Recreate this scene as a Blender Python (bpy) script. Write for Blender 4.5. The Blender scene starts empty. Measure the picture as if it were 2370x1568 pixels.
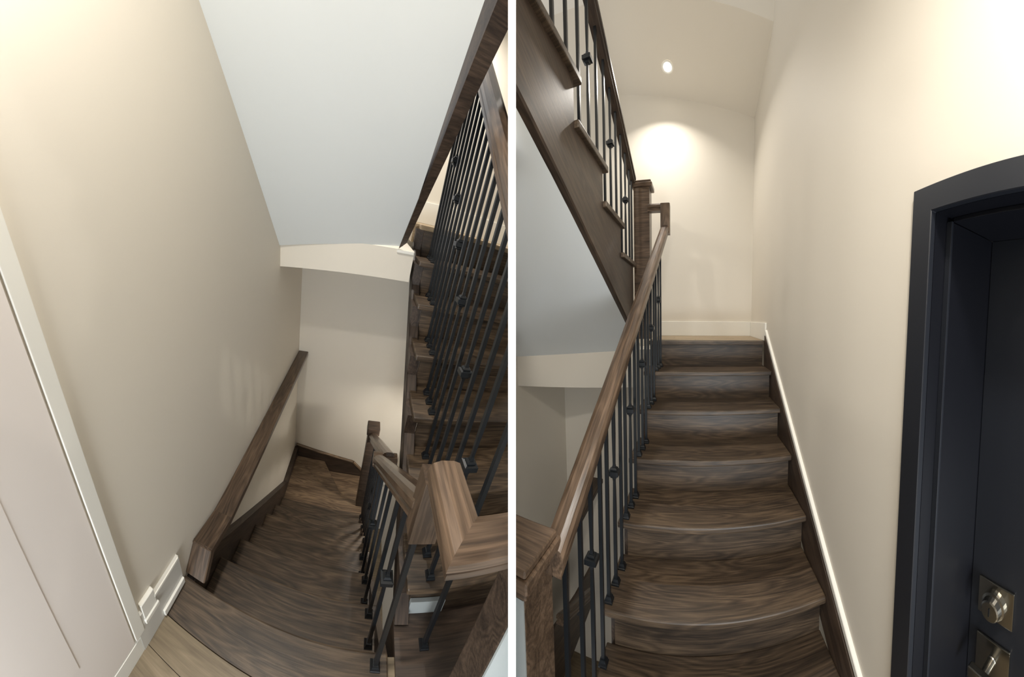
import bpy, bmesh, math, random
from mathutils import Matrix, Vector

random.seed(7)
C = bpy.context.scene.collection
V = Vector

# ------------------------------------------------------------------ camera
# One panoramic (cylindrical) camera stands where two stairwells meet; a thin
# white partition separates them.
CAM = V((0.30887, -2.16618, 0.16974))
RT = V((0.809703, 0.585595, -0.038207))
UP = V((-0.003396, 0.069781, 0.997557))
FW = V((-0.586830, 0.807595, -0.058491))
cd = bpy.data.cameras.new('camera')
cd.type = 'PANO'
cd.panorama_type = 'CENTRAL_CYLINDRICAL'
F_PX = 680.0
cd.central_cylindrical_range_u_min = -1185.0 / F_PX
cd.central_cylindrical_range_u_max = 1185.0 / F_PX
cd.central_cylindrical_range_v_min = -784.0 / F_PX
cd.central_cylindrical_range_v_max = 784.0 / F_PX
cd.central_cylindrical_radius = 1.0
cd.clip_start = 0.01
cam = bpy.data.objects.new('camera', cd)
C.objects.link(cam)
cam.matrix_world = Matrix((
    (RT.x, UP.x, -FW.x, CAM.x),
    (RT.y, UP.y, -FW.y, CAM.y),
    (RT.z, UP.z, -FW.z, CAM.z),
    (0, 0, 0, 1)))
bpy.context.scene.camera = cam

# ------------------------------------------------------------------ rooms
# right stairwell: world axes.  left stairwell: turned and pitched as a whole.
MR = Matrix.Identity(4)
ML = Matrix(((0.407482, -0.808646, 0.424323, -1.167656),
             (0.891920, 0.452164, 0.005184, -1.019436),
             (-0.196055, 0.376350, 0.905496, 0.796929),
             (0, 0, 0, 1)))
PART_T = 0.0106                      # partition thickness


class Room:
    def __init__(s, M, side):
        s.M, s.side = M, side


RR = Room(MR, 1.0)
RL = Room(ML, -1.0)

# ------------------------------------------------------------------ light
world = bpy.data.worlds.new('world')
bpy.context.scene.world = world
world.use_nodes = True
wb = world.node_tree.nodes['Background']
wb.inputs['Color'].default_value = (0.96, 0.98, 1.0, 1)
wb.inputs['Strength'].default_value = 0.50
vs = bpy.context.scene.view_settings
vs.view_transform = 'Standard'
vs.look = 'None'
vs.exposure = 0.78
vs.gamma = 1.0
vs.use_curve_mapping = False


def lamp(room, name, loc, size, power, color, aim=(0, 0, -1), spread=180, kind='AREA'):
    ld = bpy.data.lights.new(name, kind)
    ld.energy = power
    ld.color = color
    if kind == 'AREA':
        ld.shape = 'DISK'
        ld.size = size
        ld.spread = math.radians(spread)
    else:
        ld.shadow_soft_size = size
    o = bpy.data.objects.new(name, ld)
    C.objects.link(o)
    q = V(aim).normalized().to_track_quat('-Z', 'Y').to_matrix().to_4x4()
    o.matrix_world = room.M @ (Matrix.Translation(loc) @ q)
    return o


WARM = (1.0, 0.945, 0.86)
COOL = (0.92, 0.97, 1.0)
lamp(RR, 'landing_lamp', (0.35, -2.33, 1.36), 0.18, 15.5, WARM)
lamp(RL, 'lower_lamp', (0.26, -0.20, -1.45), 0.10, 4, WARM)
lamp(RL, 'upper_lamp', (-0.02, 0.16, 1.25), 0.10, 9, WARM)
lamp(RR, 'spot_lamp', (0.030, 0.330, 2.17), 0.07, 6, WARM, aim=(-.05, -.15, -1), spread=130)
lamp(RR, 'daylight_fill', (0.60, -2.90, -1.00), 0.8, 14, COOL, aim=(-.587, .807, .85))  # unseen cool fill added behind the camera, aimed up to brighten soffits

# ------------------------------------------------------------------ materials
MATS = {}


def newmat(name):
    m = bpy.data.materials.new(name)
    m.use_nodes = True
    nt = m.node_tree
    MATS[name] = m
    return m, nt, nt.nodes['Principled BSDF']


def srgb(r, g, b):
    f = lambda c: (c / 255 / 12.92) if c / 255 <= 0.04045 else ((c / 255 + 0.055) / 1.055) ** 2.4
    return (f(r), f(g), f(b), 1)


def plain(name, col, rough=0.5, metal=0.0, bump=0.0, bscale=300, spec=0.5):
    m, nt, b = newmat(name)
    b.inputs['Base Color'].default_value = col
    b.inputs['Roughness'].default_value = rough
    b.inputs['Metallic'].default_value = metal
    b.inputs['Specular IOR Level'].default_value = spec
    n = nt.nodes
    tc = n.new('ShaderNodeTexCoord')
    nz = n.new('ShaderNodeTexNoise')
    nz.inputs['Scale'].default_value = bscale
    nz.inputs['Detail'].default_value = 3
    nt.links.new(tc.outputs['Object'], nz.inputs['Vector'])
    if bump:
        bp = n.new('ShaderNodeBump')
        bp.inputs['Strength'].default_value = bump
        bp.inputs['Distance'].default_value = 0.001
        nt.links.new(nz.outputs['Fac'], bp.inputs['Height'])
        nt.links.new(bp.outputs['Normal'], b.inputs['Normal'])
    return m


def wood(name, dark, mid, light, rough=0.42, gs=1.0, rings=1.0, contrast=0.62):
    """Oak grain running along the object's local X."""
    m, nt, b = newmat(name)
    n, L = nt.nodes, nt.links
    tc = n.new('ShaderNodeTexCoord')
    oi = n.new('ShaderNodeObjectInfo')
    mul = n.new('ShaderNodeVectorMath'); mul.operation = 'SCALE'
    mul.inputs[0].default_value = (13.0, 7.0, 5.0)
    L.new(oi.outputs['Random'], mul.inputs['Scale'])
    add = n.new('ShaderNodeVectorMath'); add.operation = 'ADD'
    L.new(tc.outputs['Object'], add.inputs[0]); L.new(mul.outputs[0], add.inputs[1])
    # slow distortion -> cathedral figure
    mp0 = n.new('ShaderNodeMapping'); mp0.inputs['Scale'].default_value = (1.4 * gs, 10 * gs, 10 * gs)
    L.new(add.outputs[0], mp0.inputs['Vector'])
    n0 = n.new('ShaderNodeTexNoise'); n0.inputs['Scale'].default_value = 1.0
    n0.inputs['Detail'].default_value = 2.0; n0.inputs['Roughness'].default_value = 0.5
    L.new(mp0.outputs[0], n0.inputs['Vector'])
    ring = n.new('ShaderNodeMath'); ring.operation = 'MULTIPLY'; ring.inputs[1].default_value = 26.0 * rings
    L.new(n0.outputs['Fac'], ring.inputs[0])
    frac = n.new('ShaderNodeMath'); frac.operation = 'PINGPONG'; frac.inputs[1].default_value = 1.0
    L.new(ring.outputs[0], frac.inputs[0])
    # fine pores
    mp1 = n.new('ShaderNodeMapping'); mp1.inputs['Scale'].default_value = (7 * gs, 190 * gs, 190 * gs)
    L.new(add.outputs[0], mp1.inputs['Vector'])
    n1 = n.new('ShaderNodeTexNoise'); n1.inputs['Scale'].default_value = 1.0
    n1.inputs['Detail'].default_value = 4.0; n1.inputs['Roughness'].default_value = 0.65
    L.new(mp1.outputs[0], n1.inputs['Vector'])
    # broad stain variation
    mp2 = n.new('ShaderNodeMapping'); mp2.inputs['Scale'].default_value = (1.5 * gs, 10 * gs, 10 * gs)
    L.new(add.outputs[0], mp2.inputs['Vector'])
    n2 = n.new('ShaderNodeTexNoise'); n2.inputs['Scale'].default_value = 1.7
    n2.inputs['Detail'].default_value = 3.0
    L.new(mp2.outputs[0], n2.inputs['Vector'])
    a = n.new('ShaderNodeMath'); a.operation = 'MULTIPLY_ADD'
    L.new(frac.outputs[0], a.inputs[0]); a.inputs[1].default_value = 0.34 * contrast
    n2s = n.new('ShaderNodeMath'); n2s.operation = 'MULTIPLY_ADD'; n2s.inputs[1].default_value = 0.65; n2s.inputs[2].default_value = 0.175
    L.new(n2.outputs['Fac'], n2s.inputs[0]); L.new(n2s.outputs[0], a.inputs[2])
    a2 = n.new('ShaderNodeMath'); a2.operation = 'MULTIPLY_ADD'
    L.new(n1.outputs['Fac'], a2.inputs[0]); a2.inputs[1].default_value = 1.25 * contrast
    L.new(a.outputs[0], a2.inputs[2])
    sub = n.new('ShaderNodeMath'); sub.operation = 'SUBTRACT'
    L.new(a2.outputs[0], sub.inputs[0]); sub.inputs[1].default_value = 0.80 * contrast
    rp = n.new('ShaderNodeValToRGB')
    e = rp.color_ramp.elements
    e[0].position = 0.28; e[0].color = dark
    e[1].position = 0.74; e[1].color = light
    em = e.new(0.5); em.color = mid
    L.new(sub.outputs[0], rp.inputs['Fac'])
    # each board takes the stain a little differently
    hsv = n.new('ShaderNodeHueSaturation')
    mr = n.new('ShaderNodeMapRange')
    L.new(oi.outputs['Random'], mr.inputs['Value'])
    mr.inputs['To Min'].default_value = 0.86; mr.inputs['To Max'].default_value = 1.16
    L.new(mr.outputs[0], hsv.inputs['Value'])
    L.new(rp.outputs['Color'], hsv.inputs['Color'])
    L.new(hsv.outputs['Color'], b.inputs['Base Color'])
    b.inputs['Roughness'].default_value = rough
    bp = n.new('ShaderNodeBump'); bp.inputs['Strength'].default_value = 0.25
    bp.inputs['Distance'].default_value = 0.0008
    L.new(n1.outputs['Fac'], bp.inputs['Height'])
    L.new(bp.outputs['Normal'], b.inputs['Normal'])
    return m


WALL = plain('wall_paint', srgb(226, 219, 206), 0.6, bump=0.05)
WHITE = plain('ceiling_paint', srgb(240, 244, 244), 0.7, bump=0.04)
TRIMW = plain('trim_paint', srgb(240, 238, 230), 0.4)
PALE = plain('glare_shade_grey', srgb(168, 174, 174), 0.5)  # grey holding newel glare and trim shade in its colour
DOORW = plain('door_paint', srgb(236, 228, 222), 0.5)
OAK = wood('dark_oak', srgb(46, 37, 29), srgb(72, 59, 46), srgb(102, 85, 67), 0.42)
OAKLIT = wood('lit_oak', srgb(70, 55, 42), srgb(104, 85, 66), srgb(136, 114, 90), 0.42, contrast=0.7)  # oak lightened: lamplight on the winders put into the colour
FLOORR = wood('pale_oak_landing', srgb(132, 112, 86), srgb(156, 136, 107), srgb(178, 158, 128), 0.45, contrast=0.4)
OAKD = wood('dark_oak_stringer', srgb(44, 35, 29), srgb(63, 51, 42), srgb(84, 69, 57), 0.45)
RAIL = wood('rail_oak', srgb(60, 48, 39), srgb(85, 69, 55), srgb(113, 93, 76), 0.28)
FLOORW = wood('pale_oak_floor', srgb(96, 83, 64), srgb(116, 102, 80), srgb(136, 121, 98), 0.45, contrast=0.4)
IRON = plain('black_iron', srgb(19, 23, 27), 0.36)
NAVY = plain('navy_paint', srgb(29, 32, 39), 0.45)
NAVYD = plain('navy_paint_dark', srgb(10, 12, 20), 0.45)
NICKEL = plain('satin_nickel', srgb(160, 156, 146), 0.24, metal=1.0)
LENS = bpy.data.materials.new('lamp_lens'); LENS.use_nodes = True
_n = LENS.node_tree.nodes
_n.remove(_n['Principled BSDF'])
_e = _n.new('ShaderNodeEmission'); _e.inputs['Color'].default_value = (1, 0.93, 0.8, 1); _e.inputs['Strength'].default_value = 14
LENS.node_tree.links.new(_e.outputs[0], _n['Material Output'].inputs['Surface'])

# ------------------------------------------------------------------ object helpers
RM = {}          # object name -> matrix in its room


def tag(o, label=None, cat=None, group=None, kind=None):
    for k, v in (('label', label), ('category', cat), ('group', group), ('kind', kind)):
        if v:
            o[k] = v
    return o


def thing(room, name, base, label, cat, group=None, kind=None):
    o = bpy.data.objects.new(name, None)
    o.empty_display_size = 0.05
    C.objects.link(o)
    m = Matrix.Translation(base)
    o.matrix_world = room.M @ m
    RM[o.name] = m
    o['room'] = 'L' if room is RL else 'R'
    return tag(o, label, cat, group, kind)


def link_mesh(room, name, me, mx, parent, mat):
    o = bpy.data.objects.new(name, me)
    C.objects.link(o)
    if me.materials:
        pass
    else:
        me.materials.append(mat)
    RM[o.name] = mx
    if parent is None:
        o.matrix_world = room.M @ mx
    else:
        o.parent = parent
        o.matrix_basis = RM[parent.name].inverted() @ mx
    return o


def cut_plane(room, mx):
    W = (room.M @ mx).inverted()
    co = W @ (CAM + RT * room.side * PART_T * 0.5)
    no = (W.to_3x3() @ (RT * room.side)).normalized()
    return co, no


def put(room, name, bm, mx, parent, mat, smooth=False):
    """Ends the mesh where it meets the partition, then links it."""
    co, no = cut_plane(room, mx)
    ds = [(v.co - co).dot(no) for v in bm.verts]
    if max(ds) <= 1e-5:
        bm.free()
        return None
    if min(ds) < -1e-5:
        r = bmesh.ops.bisect_plane(bm, geom=bm.verts[:] + bm.edges[:] + bm.faces[:], plane_co=co, plane_no=no,
                                   clear_inner=True, dist=1e-6)
        ed = [g for g in r['geom_cut'] if isinstance(g, bmesh.types.BMEdge) and g.is_valid]
        if ed:
            bmesh.ops.edgenet_fill(bm, edges=ed)
    bmesh.ops.recalc_face_normals(bm, faces=bm.faces[:])
    if smooth:
        for f in bm.faces:
            f.smooth = True
    me = bpy.data.meshes.new(name)
    bm.to_mesh(me)
    bm.free()
    return link_mesh(room, name, me, mx, parent, mat)


def bev(bm, w, seg=2):
    if w:
        bmesh.ops.bevel(bm, geom=bm.edges[:], offset=w, segments=seg, affect='EDGES', profile=0.6, clamp_overlap=True)


def bm_box(bm, a, b):
    vs_ = [bm.verts.new((x, y, z)) for x in (a[0], b[0]) for y in (a[1], b[1]) for z in (a[2], b[2])]
    for q in ((0, 1, 3, 2), (4, 6, 7, 5), (0, 4, 5, 1), (2, 3, 7, 6), (0, 2, 6, 4), (1, 5, 7, 3)):
        bm.faces.new([vs_[i] for i in q])


def box(room, name, a, b, mat, parent=None, bevel=0.0, seg=2):
    """Box between corners a and b (room coordinates); local origin at its centre."""
    a, b = V(a), V(b)
    c = (a + b) / 2
    bm = bmesh.new()
    bm_box(bm, a - c, b - c)
    bmesh.ops.recalc_face_normals(bm, faces=bm.faces[:])
    bev(bm, bevel, seg)
    return put(room, name, bm, Matrix.Translation(c), parent, mat)


def boxes(room, name, lst, mat, parent=None, bevel=0.0):
    c = (V(lst[0][0]) + V(lst[0][1])) / 2
    bm = bmesh.new()
    for a, b in lst:
        bm_box(bm, V(a) - c, V(b) - c)
    bmesh.ops.recalc_face_normals(bm, faces=bm.faces[:])
    bev(bm, bevel, 1)
    return put(room, name, bm, Matrix.Translation(c), parent, mat)


def prism(room, name, pts, axis, a, b, mat, parent=None, bevel=0.0, along=None):
    """pts: 2-D outline in the two other axes (room coords), extruded on axis from a to b.
    along: direction that becomes local X (grain)."""
    ax = 'xyz'.index(axis)
    oth = [i for i in range(3) if i != ax]

    def P(p, t):
        q = [0, 0, 0]
        q[ax] = t
        q[oth[0]], q[oth[1]] = p
        return V(q)
    c = sum((P(p, (a + b) / 2) for p in pts), V((0, 0, 0))) / len(pts)
    if along:
        X = V(along).normalized()
        t = V((0, 0, 1)) if abs(X.z) < 0.9 else V((0, 1, 0))
        Y = t.cross(X).normalized()
        Z = X.cross(Y)
        R = Matrix((X, Y, Z)).transposed().to_4x4()
    else:
        R = Matrix.Identity(4)
    mx = Matrix.Translation(c) @ R
    inv = mx.inverted()
    bm = bmesh.new()
    A = [bm.verts.new(inv @ P(p, a)) for p in pts]
    B = [bm.verts.new(inv @ P(p, b)) for p in pts]
    n = len(pts)
    bm.faces.new(A)
    bm.faces.new(B[::-1])
    for i in range(n):
        bm.faces.new((A[i], B[i], B[(i + 1) % n], A[(i + 1) % n]))
    bmesh.ops.recalc_face_normals(bm, faces=bm.faces[:])
    bev(bm, bevel, 1)
    bmesh.ops.triangulate(bm, faces=[f for f in bm.faces if len(f.verts) > 4])
    return put(room, name, bm, mx, parent, mat)


RAILP = [(-.026, 0), (-.026, .012), (-.022, .018), (-.022, .024), (-.033, .030), (-.033, .046), (-.026, .058), (-.012, .064),
         (.012, .064), (.026, .058), (.033, .046), (.033, .030), (.022, .024), (.022, .018), (.026, .012), (.026, 0)]


def rect(w, h, z0=0.0, ch=0.0):
    if ch:
        return [(-w + ch, z0), (w - ch, z0), (w, z0 + ch), (w, z0 + h - ch), (w - ch, z0 + h), (-w + ch, z0 + h), (-w, z0 + h - ch), (-w, z0 + ch)]
    return [(-w, z0), (w, z0), (w, z0 + h), (-w, z0 + h)]


def bar(room, name, A, B, prof, mat, parent=None, up=(0, 0, 1), ends=('sq', 'sq'), smooth=False):
    """Profile (y, z) swept from A to B; local X runs along it.  ends: 'sq', 'plumb',
    or a number = mitre slope in local y."""
    A, B = V(A), V(B)
    X = (B - A).normalized()
    U = V(up)
    if abs(X.dot(U.normalized())) > 0.98:
        U = V((0, 1, 0))
    Y = U.cross(X).normalized()
    Z = X.cross(Y)
    mx = Matrix.Translation(A) @ Matrix((X, Y, Z)).transposed().to_4x4()
    Lh = (B - A).length
    th = math.atan2(X.z, math.hypot(X.x, X.y))

    def off(e, y, z):
        if e == 'sq':
            return 0.0
        if e == 'plumb':
            return z * math.tan(th)
        if e == 'level':
            return -z / math.tan(th)
        return y * e
    bm = bmesh.new()
    a = [bm.verts.new((off(ends[0], y, z), y, z)) for y, z in prof]
    b = [bm.verts.new((Lh + off(ends[1], y, z), y, z)) for y, z in prof]
    n = len(prof)
    bm.faces.new(a[::-1])
    bm.faces.new(b)
    for i in range(n):
        f = bm.faces.new((a[i], a[(i + 1) % n], b[(i + 1) % n], b[i]))
    return put(room, name, bm, mx, parent, mat)


def loft_sq(bm, levels, c=(0, 0), rot=0.0):
    """Stack of square sections (z, half-width) into one closed solid."""
    rings = []
    for z, w in levels:
        r = []
        for k in range(4):
            an = math.pi / 4 + k * math.pi / 2 + rot
            r.append(bm.verts.new((c[0] + w * math.sqrt(2) * math.cos(an), c[1] + w * math.sqrt(2) * math.sin(an), z)))
        rings.append(r)
    bm.faces.new(rings[0][::-1])
    bm.faces.new(rings[-1])
    for p, q in zip(rings, rings[1:]):
        for k in range(4):
            bm.faces.new((p[k], p[(k + 1) % 4], q[(k + 1) % 4], q[k]))


_cache = {}


def baluster(room, parent, x, y, z0, z1, knuckle=None, hw=0.0066, shoe=True, slope=0.0):
    """Square iron bar standing at (x, y) from z0 to z1 with a stepped shoe and, on some, a collar."""
    mx = Matrix.Translation((x, y, z0))
    H = z1 - z0
    bm = bmesh.new()
    if knuckle:
        k = knuckle
        loft_sq(bm, [(0, hw), (k - .16, hw), (k - .06, hw * .80), (k - .035, hw * .75), (k - .02, hw * 1.1),
                     (k + .02, hw * 1.1), (k + .035, hw * .75), (k + .06, hw * .80), (k + .16, hw), (H, hw)])
    else:
        loft_sq(bm, [(0, hw), (H, hw)])
    o = put(room, 'baluster', bm, mx, parent, IRON)
    if o is None:
        return
    if shoe:
        bm = bmesh.new()
        loft_sq(bm, [(0, .0165), (.007, .0165), (.009, .0145), (.017, .013), (.022, .0105), (.026, .0095)])
        put(room, 'shoe', bm, mx, o, IRON)
    if knuckle:
        bm = bmesh.new()
        loft_sq(bm, [(-.022, .009), (-.017, .0135), (-.013, .0135), (-.011, .0115), (-.009, .021), (.009, .021), (.011, .0115),
                     (.013, .0135), (.017, .0135), (.022, .009)])
        put(room, 'knuckle', bm, Matrix.Translation((x, y, z0 + knuckle)), o, IRON)
    return o


def flight(room, t, x0, x1, y1, d, run, zb, rise, n, ov=0.03, th=0.028, topnose=None, xr=None, mat=OAK):
    """Treads 1..n and risers 1..n+1 of a flight climbing in direction d*y from floor zb.
    x0..x1 the treads, xr the risers' span."""
    xr = xr or (x0, x1)
    for k in range(1, n + 1):
        z = zb + rise * k
        ny = y1 + d * run * (k - 1)
        ya, yb = sorted((ny, ny + d * (run + ov)))
        box(room, 'tread', (x0, ya, z - th), (x1, yb, z), mat, t, bevel=0.006)
    for k in range(1, n + 2):
        z = zb + rise * k
        ny = y1 + d * run * (k - 1) + d * ov
        ya, yb = sorted((ny, ny + d * 0.016))
        box(room, 'riser', (xr[0], ya, z - rise - (th if k > 1 else 0)), (xr[1], yb, z - th), mat, t)


def saw(y1, d, run, zb, rise, n, ov, th, low, ylo, yhi):
    """Side outline (y, z): stepped on top, straight line z = low(y) below, between ylo and yhi."""
    top = []
    for k in range(1, n + 2):
        yr = y1 + d * run * (k - 1) + d * (ov + .016)
        top.append((yr, zb + rise * (k - 1) - (th if k > 1 else 0)))
        top.append((yr, zb + rise * k - th))
    return top


# ================================================================== PARTITION
W0, W1 = 0.40, 0.80
pm = Matrix(((RT.x, UP.x, -FW.x, CAM.x), (RT.y, UP.y, -FW.y, CAM.y), (RT.z, UP.z, -FW.z, CAM.z), (0, 0, 0, 1)))
bm = bmesh.new()
bm_box(bm, V((-PART_T / 2, -1.5, -W1)), V((PART_T / 2, .62, -W0)))
bmesh.ops.recalc_face_normals(bm, faces=bm.faces[:])
me = bpy.data.meshes.new('wall_partition')
bm.to_mesh(me); bm.free()
PARTM = plain('partition_paint', srgb(250, 250, 248), 0.6)
tag(link_mesh(Room(pm, 1), 'wall_partition', me, Matrix.Identity(4), None, PARTM), kind='structure')

# ================================================================== LEFT STAIRWELL
H = 0.19
XW = -0.84            # left wall face
YB = 0.44             # far wall face
ZL = -1.33            # landing level
S = lambda o: tag(o, kind='structure') if o else None

S(box(RL, 'wall_left', (XW - .10, -2.15, -3.3), (XW, YB + .1, 2.6), WALL))
S(box(RL, 'wall_back', (XW, YB, -3.6), (1.6, YB + .1, -.33), WALL))
S(box(RL, 'wall_back_upper', (-.08, YB, -.33), (1.6, YB + .1, 2.4), WALL))
S(box(RL, 'wall_under_stair', (.30, -1.33, -3.6), (.38, YB - .001, -1.37), WALL))
# far landing slab: its edge is the pale beam
S(box(RL, 'wall_beam', (XW, -.185, -.33), (-.047, YB, -.150), WALL))
# soffit built as a warped slab: left edge follows the wall line, right edge the stringer
def slab(room, name, quads, mat, th=0.05, smooth=False):
    """quads: list of (left point, right point) stations; thickness upward."""
    c = V(quads[0][0])
    bm = bmesh.new()
    low = [(bm.verts.new(V(a) - c), bm.verts.new(V(b) - c)) for a, b in quads]
    top = [(bm.verts.new(V(a) - c + V((0, 0, th))), bm.verts.new(V(b) - c + V((0, 0, th)))) for a, b in quads]
    for i in range(len(quads) - 1):
        bm.faces.new((low[i][0], low[i + 1][0], low[i + 1][1], low[i][1]))
        bm.faces.new((top[i][0], top[i][1], top[i + 1][1], top[i + 1][0]))
        for s in (0, 1):
            bm.faces.new((low[i][s], top[i][s], top[i + 1][s], low[i + 1][s]))
    for i in (0, -1):
        bm.faces.new((low[i][0], low[i][1], top[i][1], top[i][0]))
    bmesh.ops.triangulate(bm, faces=bm.faces[:])
    return put(room, name, bm, Matrix.Translation(c), None, mat, smooth)


zs = lambda x, y: -.286 + .139 * x - y
S(slab(RL, 'ceiling_soffit', [((XW, -.20, zs(XW, -.20)), (-.118, -.17, zs(-.118, -.17))), ((XW, -2.4, zs(XW, -2.4)), (-.058, -2.4, zs(-.058, -2.4)))], WHITE))

# landing floor: pale planks
fl = thing(RL, 'floor', (-.4, -1.9, ZL), None, None, kind='structure')
box(RL, 'subfloor', (XW, -3.2, ZL - .20), (1.2, -1.475, ZL - .016), FLOORW, fl)
rows = [(-1.613, -1.716), (-1.7175, -1.86), (-1.8615, -2.0), (-2.0015, -2.14), (-2.1415, -2.3)]
for i, (ya, yb) in enumerate(rows):
    cuts = {0: [-.352], 1: [.21], 2: [-.55, .35], 3: [-.1], 4: [-.4]}[i]
    xs = [XW + .001] + cuts + [1.2]
    for xa, xb in zip(xs, xs[1:]):
        box(RL, 'plank', (xa + .0006, yb, ZL - .016), (xb - .0006, ya, ZL), FLOORW, fl, bevel=.0008, seg=1)

S(box(RL, 'floor_side', (-.030, -1.611, ZL - .2), (1.2, -1.345, ZL), OAKD))
S(box(RL, 'trim_6', (.024, -1.362, ZL + .0), (.16, -1.346, ZL + .075), PALE, bevel=.002))  # white trim, its shade put into the grey colour
S(box(RL, 'floor_lower', (XW, -1.6, -3.72), (1.6, YB, -3.6), FLOORW))
# --- descending flight
tC = thing(RL, 'staircase', (-.45, -.6, -2.66), 'dark oak stair flight going down from the pale landing beside the left wall', 'staircase')
yC, rC = -1.469, .215
box(RL, 'landing_nosing', (XW + .001, yC - .143, ZL - .028), (-.055, yC, ZL + .001), OAK, tC, bevel=.006)
flight(RL, tC, -.800, -.055, yC + 6 * rC, -1, rC, -2.66, H, 6, xr=(-.800, -.075))
# wall-side skirt board: sits between wall and treads
lowz = lambda y: ZL - H * (y - yC) / rC
prism(RL, 'skirt_board', [(yC + .001, ZL - .03), (yC + .001, ZL - .42), (-.10, lowz(-.10) - .40), (YB, -2.60), (YB, -2.44), (-.02, -2.46),
                          (yC + .12, ZL + .0)], 'x', XW, -.8005, OAKD, tC, along=(0, rC, -H))
# outer stringer
prism(RL, 'stringer', [(yC, ZL - .03), (yC, ZL - .36), (-.05, lowz(-.05) - .33), (-.05, lowz(-.05) - .03)], 'x', -.0745, -.050, OAKD, tC, along=(0, rC, -H))
# winder treads at the turn, each a wedge one step lower than the last
YS = YB - .018
wind = [(-2.545, [(-.835, -.24), (-.06, -.24), (-.06, -.02), (-.396, .06), (-.62, .235), (-.835, .40)]),
        (-2.562, [(-.835, .38), (-.62, .215), (-.396, .04), (-.06, -.04), (-.06, .0), (-.258, .03), (-.495, YS), (-.835, YS)]),
        (-2.700, [(-.54, YS), (-.27, .01), (-.06, -.03), (.02, -.03), (.02, YS)])]
for z, pts in wind:
    prism(RL, 'winder_tread', pts, 'z', z - .03, z, OAKLIT, tC, bevel=.003)
prism(RL, 'winder_riser', [(-.06, .004), (-.254, .034), (-.487, YS), (-.503, YS), (-.268, .024), (-.06, -.008)], 'z', -2.70, -2.593, OAKLIT, tC)
# skirt with a moulded top along the far wall
prism(RL, 'back_skirt', [(-.825, -2.66), (.02, -2.80), (.02, -2.72), (-.094, -2.615), (-.186, -2.515), (-.825, -2.405)], 'y', YB - .016, YB, OAKD, tC)
bar(RL, 'skirt_cap', (-.825, YB - .014, -2.405), (-.186, YB - .014, -2.515), rect(.014, .02, 0, .004), OAKLIT, tC)
bar(RL, 'skirt_cap', (-.186, YB - .014, -2.515), (.02, YB - .014, -2.725), rect(.014, .02, 0, .004), OAKLIT, tC)

# --- oak ledge cap on the thicker lower wall
lg = thing(RL, 'oak_ledge', (-.79, -.6, -1.25), 'dark oak ledge cap running level along the left wall of the descending stairs', 'ledge')
lp = rect(.042, .03, -.03, .004)
CAPP = [(-.045, -.035), (.045, -.035), (.045, -.004), (.041, 0), (-.041, 0), (-.045, -.004)]
bar(RL, 'cap_board', (-.795, -1.205, -1.262), (-.795, YB, -1.236), CAPP, RAIL, lg)
bar(RL, 'cap_slope', (-.795, -1.385, -1.222), (-.795, -1.195, -1.264), CAPP, RAIL, lg)
bar(RL, 'cap_drop', (-.795, -1.462, -1.318), (-.795, -1.380, -1.222), CAPP, RAIL, lg)

# --- baseboard and white trims on the landing
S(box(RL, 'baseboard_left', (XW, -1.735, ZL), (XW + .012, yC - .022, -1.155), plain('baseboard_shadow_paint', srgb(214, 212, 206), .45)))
S(box(RL, 'trim_1', (XW + .012, -1.640, -1.163), (XW + .017, -1.496, -1.150), TRIMW, bevel=.002))
S(box(RL, 'trim_2', (XW + .012, -1.622, -1.316), (XW + .022, -1.493, -1.284), TRIMW, bevel=.003))
S(boxes(RL, 'trim_3', [((XW, -1.700, -1.192), (XW + .016, -1.636, -1.116)), ((XW, -1.702, -1.213), (XW + .021, -1.630, -1.193))], TRIMW, bevel=.002))
d1 = thing(RL, 'door_1', (XW, -2.2, -1.24), None, None, kind='structure')
box(RL, 'casing', (XW, -1.752, -1.235), (XW + .014, -1.712, .9), TRIMW, d1, bevel=.002)
box(RL, 'leaf', (XW, -2.15, -1.245), (XW + .008, -1.758, .9), DOORW, d1, bevel=.002)
box(RL, 'panel', (XW + .008, -2.14, -1.05), (XW + .0095, -1.93, .8), DOORW, d1, bevel=.0006, seg=1)
S(box(RL, 'baseboard_door', (XW, -2.15, ZL), (XW + .010, -1.736, -1.250), TRIMW))

# --- ascending flight on the right, open side towards us
tA = thing(RL, 'staircase', (.3, -.6, ZL), 'dark oak stair flight climbing behind the black balusters in the left view', 'staircase')
rA = .23
flight(RL, tA, -.012, .95, -6 * rA, 1, rA, ZL, H, 6, ov=.035, xr=(.022, .95))
box(RL, 'landing_nosing', (-.012, 0, -.030), (.95, .10, 0), FLOORR, tA, bevel=.008)
nz = lambda y: H * y / rA
prism(RL, 'stringer', saw(-6 * rA, 1, rA, ZL, H, 6, .035, .028, None, 0, 0) + [(.15, -.03), (.15, nz(.15) - .15 - .05), (-1.40, nz(-1.40) - .16)],
      'x', -.030, .0215, OAKD, tA, along=(0, rA, H))
S(box(RL, 'floor_far', (-.045, .10, -.12), (1.6, YB, -.002), FLOORR))
S(box(RL, 'baseboard_back', (-.045, YB - .014, -.002), (1.6, YB, .152), TRIMW, bevel=.003))
S(box(RL, 'trim_4', (-.150, -.200, -.168), (-.050, -.186, -.150), TRIMW, bevel=.003))

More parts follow.
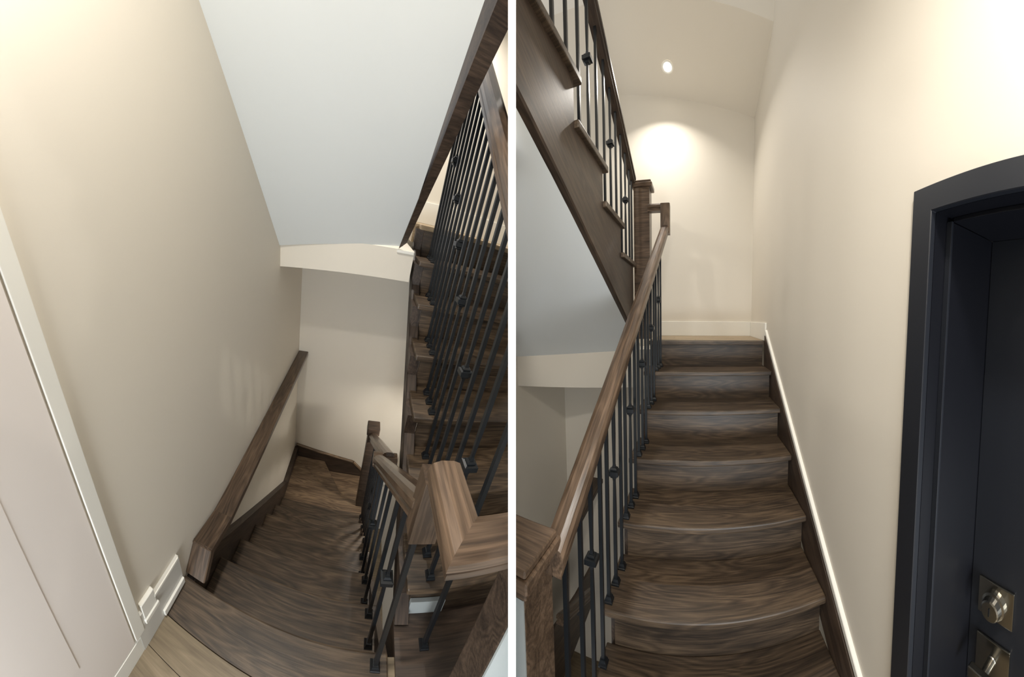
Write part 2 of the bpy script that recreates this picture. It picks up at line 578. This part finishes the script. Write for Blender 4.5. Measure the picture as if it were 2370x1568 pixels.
# --- underside of the flight above: only its stringer shows
tB = thing(RL, 'staircase', (-.08, -1.2, .6), 'dark brown stringer of the upper flight slanting over the pale soffit', 'staircase')
bm = bmesh.new()
st = [((-.139, -.165, -.142), (-.103, -.200, -.100)), ((-.092, -.60, .300), (-.048, -.59, .297)), ((-.068, -.92, .624), (-.013, -.89, .602)), ((.012, -2.0, 1.715), (.14, -2.0, 1.733))]
c0 = V((-.08, -1.0, .6))
st = [(V(a) - V((0, 0, .007)), V(b) - V((0, 0, .007))) for a, b in st]
lo = [(bm.verts.new(V(a) - c0), bm.verts.new(V(b) - c0)) for a, b in st]
hi = [(bm.verts.new(V(a) - c0 + V((.0, .0, .24))), bm.verts.new(V(b) - c0 + V((.0, .0, .24)))) for a, b in st]
for i in range(3):
    bm.faces.new((lo[i][0], lo[i + 1][0], lo[i + 1][1], lo[i][1]))
    bm.faces.new((hi[i][0], hi[i][1], hi[i + 1][1], hi[i + 1][0]))
    for s in (0, 1):
        bm.faces.new((lo[i][s], hi[i][s], hi[i + 1][s], lo[i + 1][s]))
for i in (0, -1):
    bm.faces.new((lo[i][0], lo[i][1], hi[i][1], hi[i][0]))
bmesh.ops.triangulate(bm, faces=bm.faces[:])
put(RL, 'stringer', bm, Matrix.Translation(c0), tB, OAKD)

# --- balustrade of the ascending flight
bA = thing(RL, 'balustrade', (.075, -.7, ZL), 'black iron balusters under the oak handrail of the climbing flight, left view', 'railing')
SL = .72
rz = lambda y: .300 + SL * (y + .85)        # underside of the rail
bar(RL, 'handrail', (.075, .10, rz(.10)), (.075, -1.60, rz(-1.60)), [(p[0] * 1.2, p[1] * 1.1) for p in RAILP], RAIL, bA, ends=('plumb', 'plumb'))
for k in range(1, 7):
    for j, o_ in enumerate((.045, .122, .199)):
        y = -(7 - k) * rA + o_
        z0 = ZL + H * k
        baluster(RL, bA, .075, y, z0, rz(y) + .004, knuckle=.545 if j == 0 else None)
baluster(RL, bA, .075, -1.452, ZL, rz(-1.452) + .004)

# --- balustrade of the descending flight
bC = thing(RL, 'balustrade', (-.10, -.9, ZL), 'dark oak handrail and black balusters stepping down beside the descending flight', 'railing')
box(RL, 'newel_post', (.012, -1.735, ZL), (.110, -1.665, -.24), OAKD, bC, bevel=.003)
box(RL, 'newel_cap', (-.012, -1.747, -.24), (.117, -1.628, -.20), OAKD, bC, bevel=.006)
box(RL, 'glare_face', (.013, -1.739, ZL), (.109, -1.7352, -.245), PALE, bC)['label'] = 'pale window glare coloured onto the newel post face'  # thin board added so its colour stands for glare on the oak
zc = -.415
bar(RL, 'level_cap', (-.105, -1.555, zc), (-.105, -1.690, zc), RAILP, RAIL, bC, ends=('sq', -1.0))
bar(RL, 'level_cap', (-.105, -1.690, zc), (.0, -1.690, zc), RAILP, RAIL, bC, ends=(1.0, 'sq'))
bar(RL, 'gooseneck', (-.105, -1.558, -.59), (-.105, -1.558, zc + .005), [(-.03, -.0), (.03, -.0), (.03, .05), (-.03, .05)], RAIL, bC, up=(0, 1, 0))
cz = lambda y: -.575 - .88 * (y + 1.51)
bar(RL, 'handrail', (-.105, -1.525, cz(-1.525)), (-.105, -.80, cz(-.80)), RAILP, RAIL, bC, ends=('plumb', 'plumb'))
bar(RL, 'return_block', (-.137, -.775, cz(-.80) + .0), (-.010, -.775, cz(-.80) + .0), RAILP, RAIL, bC)
bar(RL, 'handrail', (-.060, -.79, cz(-.80) + .02), (-.075, -.06, -1.715), RAILP, RAIL, bC, ends=('plumb', 'plumb'))
box(RL, 'newel_post', (-.118, -.06, -2.62), (-.038, .02, -1.66), OAKD, bC, bevel=.003)
box(RL, 'newel_cap', (-.130, -.072, -1.66), (-.026, .032, -1.585), OAKD, bC, bevel=.008)
for k in range(0, 7):
    for j, o_ in enumerate((.085, .180) if k < 4 else (.035, .107, .178)):
        y = yC + rC * (k - 1) + o_
        if (k == 0 and j == 0) or y > -.10:
            continue
        z0 = ZL - H * k
        zt = cz(y) if y < -.79 else (cz(-.80) + .02) + (-1.715 - cz(-.80) - .02) * (y + .79) / .73
        baluster(RL, bC, -.10 + (.035 if y > -.79 else 0), y, z0, zt + .004, knuckle=(.46 if (j == 0 and k in (1, 3, 5)) else None))

# lower flight's baseboard glimpsed behind the balusters
S(box(RL, 'baseboard_lower', (.0, YB - .03, -2.78), (.30, YB - .001, -2.62), TRIMW))

# ================================================================== RIGHT STAIRWELL
XR = .84
YR = .64
rR = .233
wR = .823
S(prism(RR, 'wall_right', [(-1.615, -3.4), (YR + .1, -3.4), (YR + .1, 3.4), (-2.3, 3.4), (-2.3, .475), (-1.615, .475)], 'x', XR, XR + .10, WALL))
S(box(RR, 'wall_back_right', (-1.06, YR, -3.6), (XR, YR + .1, 2.9), WALL))
S(box(RR, 'wall_left_lower', (-1.16, -3.2, -3.6), (-1.06, YR, .75), WALL))
bm = bmesh.new()
pl_ = [(-1.06, -.22, -.36, -.118), (-.172, .31, -.43, -.100), (-.045, .32, -.43, -.100), (-.045, YR, -.43, -.100), (-1.06, YR, -.36, -.118)]
a = [bm.verts.new((x, y, zb_)) for x, y, zb_, zt_ in pl_]
b = [bm.verts.new((x, y, zt_)) for x, y, zb_, zt_ in pl_]
bm.faces.new(a); bm.faces.new(b)
for i in range(5):
    bm.faces.new((a[i], a[(i + 1) % 5], b[(i + 1) % 5], b[i]))
bmesh.ops.recalc_face_normals(bm, faces=bm.faces[:])
bmesh.ops.triangulate(bm, faces=[f for f in bm.faces if len(f.verts) > 4])
S(put(RR, 'wall_beam_right', bm, Matrix.Identity(4), None, WALL))
# sloped ceiling with the recessed lamp, and the drop above its near edge
cz_ = lambda x, y: 2.408 - .188 * x - .355 * y
S(slab(RR, 'ceiling_sloped', [((-1.06, YR, cz_(-1.06, YR)), (XR, YR, cz_(XR, YR))), ((-1.06, .04, cz_(-1.06, .04)), (XR, -.02, cz_(XR, -.02)))], WALL))
bm = bmesh.new()
pts = [(-1.06, .04, cz_(-1.06, .04)), (XR, -.02, cz_(XR, -.02)), (XR, -.10, 3.4), (-1.06, .0, 3.4)]
a = [bm.verts.new(V(p)) for p in pts]
b = [bm.verts.new(V(p) + V((0, .05, 0))) for p in pts]
bm.faces.new(a); bm.faces.new(b[::-1])
for i in range(4):
    bm.faces.new((a[i], b[i], b[(i + 1) % 4], a[(i + 1) % 4]))
S(put(RR, 'wall_bulkhead', bm, Matrix.Identity(4), None, WALL))
zl = lambda y: .811 - .52 * (y + 1.443)
def ruled(room, name, stations, m, mat, th=0.05):
    """Gently warped ceiling through a row of (left, right) stations."""
    bm = bmesh.new()
    g = []
    for a, b in stations:
        g.append([bm.verts.new(V(a).lerp(V(b), j / m)) for j in range(m + 1)])
    for i in range(len(g) - 1):
        for j in range(m):
            bm.faces.new((g[i][j], g[i + 1][j], g[i + 1][j + 1], g[i][j + 1]))
    r = bmesh.ops.extrude_face_region(bm, geom=bm.faces[:])
    bmesh.ops.translate(bm, verts=[v for v in r['geom'] if isinstance(v, bmesh.types.BMVert)], vec=(0, 0, th))
    return put(room, name, bm, Matrix.Identity(4), None, mat, smooth=False)


st_ = []
for i in range(21):
    yl, yr = -.221 - i * .114, .309 - i * .14
    st_.append(((-1.06, yl, -.118 - .579 * (yl + .221)), (-.172, yr, zl(yr))))
S(ruled(RR, 'ceiling_soffit_right', st_, 8, WHITE))

# recessed ceiling lamp
lt = thing(RR, 'ceiling_light', (.063, .412, 2.246), 'small round recessed spotlight glowing in the pale sloped ceiling', 'light')
nrm = V((-.188, -.355, -1)).normalized()
rotm = nrm.to_track_quat('Z', 'Y').to_matrix().to_4x4()
bm = bmesh.new()
N = 28
prof = [(.050, .001), (.050, .004), (.044, .006), (.036, .004), (.033, .001)]
rings = [[bm.verts.new((r * math.cos(2 * math.pi * i / N), r * math.sin(2 * math.pi * i / N), z)) for i in range(N)] for r, z in prof]
for p, q in zip(rings, rings[1:]):
    for i in range(N):
        bm.faces.new((p[i], p[(i + 1) % N], q[(i + 1) % N], q[i]))
put(RR, 'trim_ring', bm, Matrix.Translation((.063, .412, cz_(.063, .412))) @ rotm, lt, TRIMW)
bm = bmesh.new()
bmesh.ops.create_circle(bm, cap_ends=True, radius=.036, segments=N)
put(RR, 'lens', bm, Matrix.Translation((.063, .412, cz_(.063, .412)) ) @ rotm @ Matrix.Translation((0, 0, .002)), lt, LENS)

# far landing floor
fr = thing(RR, 'floor_far_right', (.4, .3, 0), None, None, kind='structure')
for i, (ya, yb) in enumerate(((.085, .20), (.2012, .34), (.3412, .48), (.4812, YR))):
    cut = (.30, .62, .12, .45)[i]
    for xa, xb in ((-.05, cut), (cut, XR)):
        box(RR, 'plank', (xa + .0006, ya, -.02), (xb - .0006, yb, 0), FLOORR, fr, bevel=.0008, seg=1)
S(box(RR, 'floor_near_right', (-.12, -3.2, ZL - .12), (XR + .4, -1.385, ZL), FLOORW))
S(box(RR, 'baseboard_back_right', (-.05, YR - .014, 0), (XR - .014, YR, .137), TRIMW, bevel=.003))
S(box(RR, 'baseboard_right', (XR - .014, .012, 0), (XR, YR, .137), TRIMW, bevel=.003))

S(box(RR, 'floor_lower_right', (-1.06, -3.2, -3.72), (XR, YR, -3.6), FLOORW))
S(box(RR, 'wall_under_stair_right', (.10, -1.38, -3.6), (.16, YR, -1.6), WALL))
# flight up
tR = thing(RR, 'staircase', (.4, -.7, ZL), 'dark oak staircase climbing to the far landing beside the navy door', 'staircase')
flight(RR, tR, -.045, wR, -6 * rR, 1, rR, ZL, H, 6, ov=.05, xr=(-.01, wR - .004))
box(RR, 'landing_nosing', (-.045, 0, -.030), (XR - .016, .084, .0005), OAK, tR, bevel=.007)
nR = lambda y: H * y / rR
prism(RR, 'skirt_board', [(-1.52, nR(-1.52) - .12), (-1.52, nR(-1.52) + .085), (.012, nR(.012) + .03), (.012, -.34)], 'x', wR + .0005, XR - .0005, OAKD, tR, along=(0, rR, H))
prism(RR, 'stringer', saw(-6 * rR, 1, rR, ZL, H, 6, .05, .028, None, 0, 0) + [(.08, -.03), (.08, nR(.08) - .30), (-1.30, nR(-1.30) - .30)],
      'x', -.030, -.0105, OAKD, tR, along=(0, rR, H))
S(bar(RR, 'trim_5', (XR - .006, -1.60, nR(-1.60) + .11), (XR - .006, .010, nR(.010) + .055), rect(.010, .028, 0, .003), TRIMW))

# balustrade up the flight: runs a hair off parallel to the wall
bx = lambda y: .05 + .07 * y
bR = thing(RR, 'balustrade', (0, -.8, ZL), 'lighter oak handrail with black iron balusters rising from the near newel post', 'railing')
rzR = lambda y: -.372 + .79 * (y + 1.343)
ytop = .20
bar(RR, 'handrail', (bx(-1.52), -1.52, rzR(-1.52)), (bx(ytop), ytop, rzR(ytop)), RAILP, RAIL, bR, ends=('plumb', 'plumb'))
gz = rzR(ytop)
bar(RR, 'gooseneck', (bx(ytop), ytop - .012, gz - .02), (bx(ytop), ytop - .012, 1.055), [(-.036, -.03), (.036, -.03), (.036, .034), (.030, .04), (-.030, .04), (-.036, .034)], RAIL, bR, up=(0, -1, 0))
bar(RR, 'return_rail', (bx(ytop) + .034, ytop - .005, 1.005), (-.075, ytop - .005, 1.005), [(p[0] , p[1] * .95) for p in RAILP], RAIL, bR)
nx0, nx1, ny0, ny1 = -.190, -.058, -1.652, -1.520
box(RR, 'newel_post', (nx0, ny0, ZL), (nx1, ny1, -.44), RAIL, bR, bevel=.003)
box(RR, 'glare_face', (nx0 + .001, ny0 - .004, ZL), (nx1 - .001, ny0 - .0002, -.465), PALE, bR)['label'] = 'pale window glare coloured onto the newel post face'  # pale board laid over the oak as coloured-in glare
boxes(RR, 'newel_cap', [((nx0 - .010, ny0 - .010, -.46), (nx1 + .010, ny1 + .010, -.435)), ((nx0 - .02, ny0 - .02, -.435), (nx1 + .02, ny1 + .02, -.405)),
                        ((nx0 - .012, ny0 - .012, -.405), (nx1 + .012, ny1 + .012, -.385))], RAIL, bR, bevel=.004)
for k in range(1, 7):
    for j, o_ in enumerate((.040, .122, .204)):
        y = -(7 - k) * rR + o_
        z0 = ZL + H * k
        baluster(RR, bR, bx(y), y, z0, rzR(y) + .004, knuckle=.487 if j == 1 else None)
baluster(RR, bR, bx(-1.455), -1.455, ZL, rzR(-1.455) + .004)

# upper flight, coming back over our heads on the left
tU = thing(RR, 'staircase', (-.6, -.6, .6), 'dark oak upper flight overhead with its stepped side and tread ends showing', 'staircase')
zB, rB, yU = .029, .365, .126 + 2 * .365
flight(RR, tU, -.90, -.156, yU - 2 * rB, -1, rB, zB + 2 * H, H, 5, ov=.045, th=.032, xr=(-.90, -.177))
pts = []
for k in range(3, 9):
    yr = yU - rB * (k - 1) - .045
    pts.append((yr, zB + H * (k - 1) - .032)); pts.append((yr, zB + H * k - .032))
pts = pts[1:-1]
prism(RR, 'stringer', [(.081, zl(.081))] + [(.081, pts[0][1])] + pts[1:] + [(pts[-1][0], zl(pts[-1][0]))], 'x', -.195, -.1765, OAKD, tU, along=(0, -rB, H))
prism(RR, 'stringer_band', [(.081, zl(.081) - .004), (.081, zl(.081) + .115), (-1.72, zl(-1.72) + .115), (-1.72, zl(-1.72) - .004)], 'x', -.198, -.158, OAKD, tU, bevel=.006, along=(0, -rB, H))

bU = thing(RR, 'balustrade', (-.2, -.6, .6), 'black iron balusters and dark rail of the upper flight overhead', 'railing')
ru = lambda y: 1.335 - .42 * (y - .20)     # underside
bar(RR, 'handrail', (-.20, .185, 1.225), (-.20, -1.75, 1.225 + .495 * 1.935), RAILP, OAKD, bU, ends=('plumb', 'plumb'))
ru = lambda y: 1.225 - .495 * (y - .185)
box(RR, 'newel_post', (-.190, .185, 0), (-.062, .30, 1.20), RAIL, bU, bevel=.003)
boxes(RR, 'newel_cap', [((-.205, .172, 1.20), (-.040, .318, 1.235)), ((-.195, .18, 1.235), (-.05, .31, 1.255))], RAIL, bU, bevel=.005)
for k in range(3, 8):
    for j, o_ in enumerate((.055, .175, .295)):
        y = yU - (k - 1) * rB - o_
        z0 = zB + H * k
        baluster(RR, bU, -.20, y, z0, ru(y) + .004, knuckle=(.42 if j == 1 else None))
y = .155
baluster(RR, bU, -.20, y, .36, ru(y) + .004, shoe=False)

# ledge cap and lower handrail seen through the balusters
lr = thing(RR, 'oak_ledge', (-.8, .3, -1.5), 'dark oak ledge end against the lower wall, glimpsed between balusters in the right view', 'ledge')
bar(RR, 'cap_board', (-.715, YR, -1.50), (-.735, -.6, -1.62), rect(.07, .045, -.045, .005), OAKD, lr)
hl = thing(RR, 'handrail', (-.6, -.3, -2.0), 'short brown lower handrail behind the balusters beside the near newel', 'handrail')
bar(RR, 'rail', (-.6, -.489, -1.945), (-.6, .10, -2.285), RAILP, RAIL, hl)
bar(RR, 'bracket', (-.6, -.16, -2.19), (-.6, -.13, -2.11), rect(.008, .016, 0), IRON, hl)
S(prism(RR, 'baseboard_lower_right', [(-.7, -2.18), (-.7, -2.9), (YR, -2.9), (YR, -2.48), (.2, -2.42)], 'x', -.80, -.78, OAKD, along=(0, 1, -.3)))

# navy door in the right wall
d2 = thing(RR, 'door_2', (XR, -2.1, ZL), None, None, kind='structure')
jx = 1.083
zh = .452
prism(RR, 'casing', [(-1.570, ZL), (-1.570, .517), (-2.3, .517), (-2.3, zh), (-1.640, zh), (-1.640, ZL)], 'x', XR - .012, XR + .006, NAVY, d2, bevel=.002)
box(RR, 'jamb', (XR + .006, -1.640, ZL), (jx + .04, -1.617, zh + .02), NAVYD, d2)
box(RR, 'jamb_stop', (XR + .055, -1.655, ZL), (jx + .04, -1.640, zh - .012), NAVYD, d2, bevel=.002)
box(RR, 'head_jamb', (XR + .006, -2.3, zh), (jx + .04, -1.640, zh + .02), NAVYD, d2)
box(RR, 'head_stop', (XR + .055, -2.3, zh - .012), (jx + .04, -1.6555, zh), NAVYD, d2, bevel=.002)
box(RR, 'stop_edge', (XR + .047, -1.658, ZL), (XR + .0548, -1.6405, zh - .012), NAVY, d2, bevel=.001)  # front edge of the jamb stop, added in lighter navy
leaf = box(RR, 'leaf', (jx, -2.3, ZL + .01), (jx + .045, -1.658, zh - .014), NAVY, d2)
# deadbolt
py, pz = -1.752, -.668
dbx = box(RR, 'deadbolt_plate', (jx - .008, py - .062, pz - .056), (jx - .0005, py + .062, pz + .056), NICKEL, d2, bevel=.002)


def lathe_x(name, c, prof, parent, mat, n=24):
    """Turned piece about the x axis; prof = (distance towards -x, radius)."""
    bm = bmesh.new()
    rings = [[bm.verts.new((-t, r * math.cos(2 * math.pi * i / n), r * math.sin(2 * math.pi * i / n))) for i in range(n)] for t, r in prof]
    bm.faces.new(rings[0]); bm.faces.new(rings[-1][::-1])
    for p, q in zip(rings, rings[1:]):
        for i in range(n):
            bm.faces.new((p[i], q[i], q[(i + 1) % n], p[(i + 1) % n]))
    return put(RR, name, bm, Matrix.Translation(c), parent, mat)


cy = lathe_x('deadbolt_cylinder', (jx - .007, py, pz), [(0, .042), (.016, .040), (.019, .034), (.034, .031), (.037, .027)], dbx, NICKEL)
box(RR, 'keyhole', (jx - .0462, py - .002, pz - .012), (jx - .0438, py + .002, pz + .012), IRON, dbx)
pz2 = pz - .185
lp_ = box(RR, 'lever_plate', (jx - .008, py - .060, pz2 - .060), (jx - .0005, py + .060, pz2 + .060), NICKEL, d2, bevel=.002)
lathe_x('lever_spindle', (jx - .007, py, pz2), [(0, .016), (.004, .014), (.045, .0125), (.05, .0125)], lp_, NICKEL)
box(RR, 'lever', (jx - .074, py - .10, pz2 - .016), (jx - .053, py + .045, pz2 + .016), NICKEL, lp_, bevel=.004)
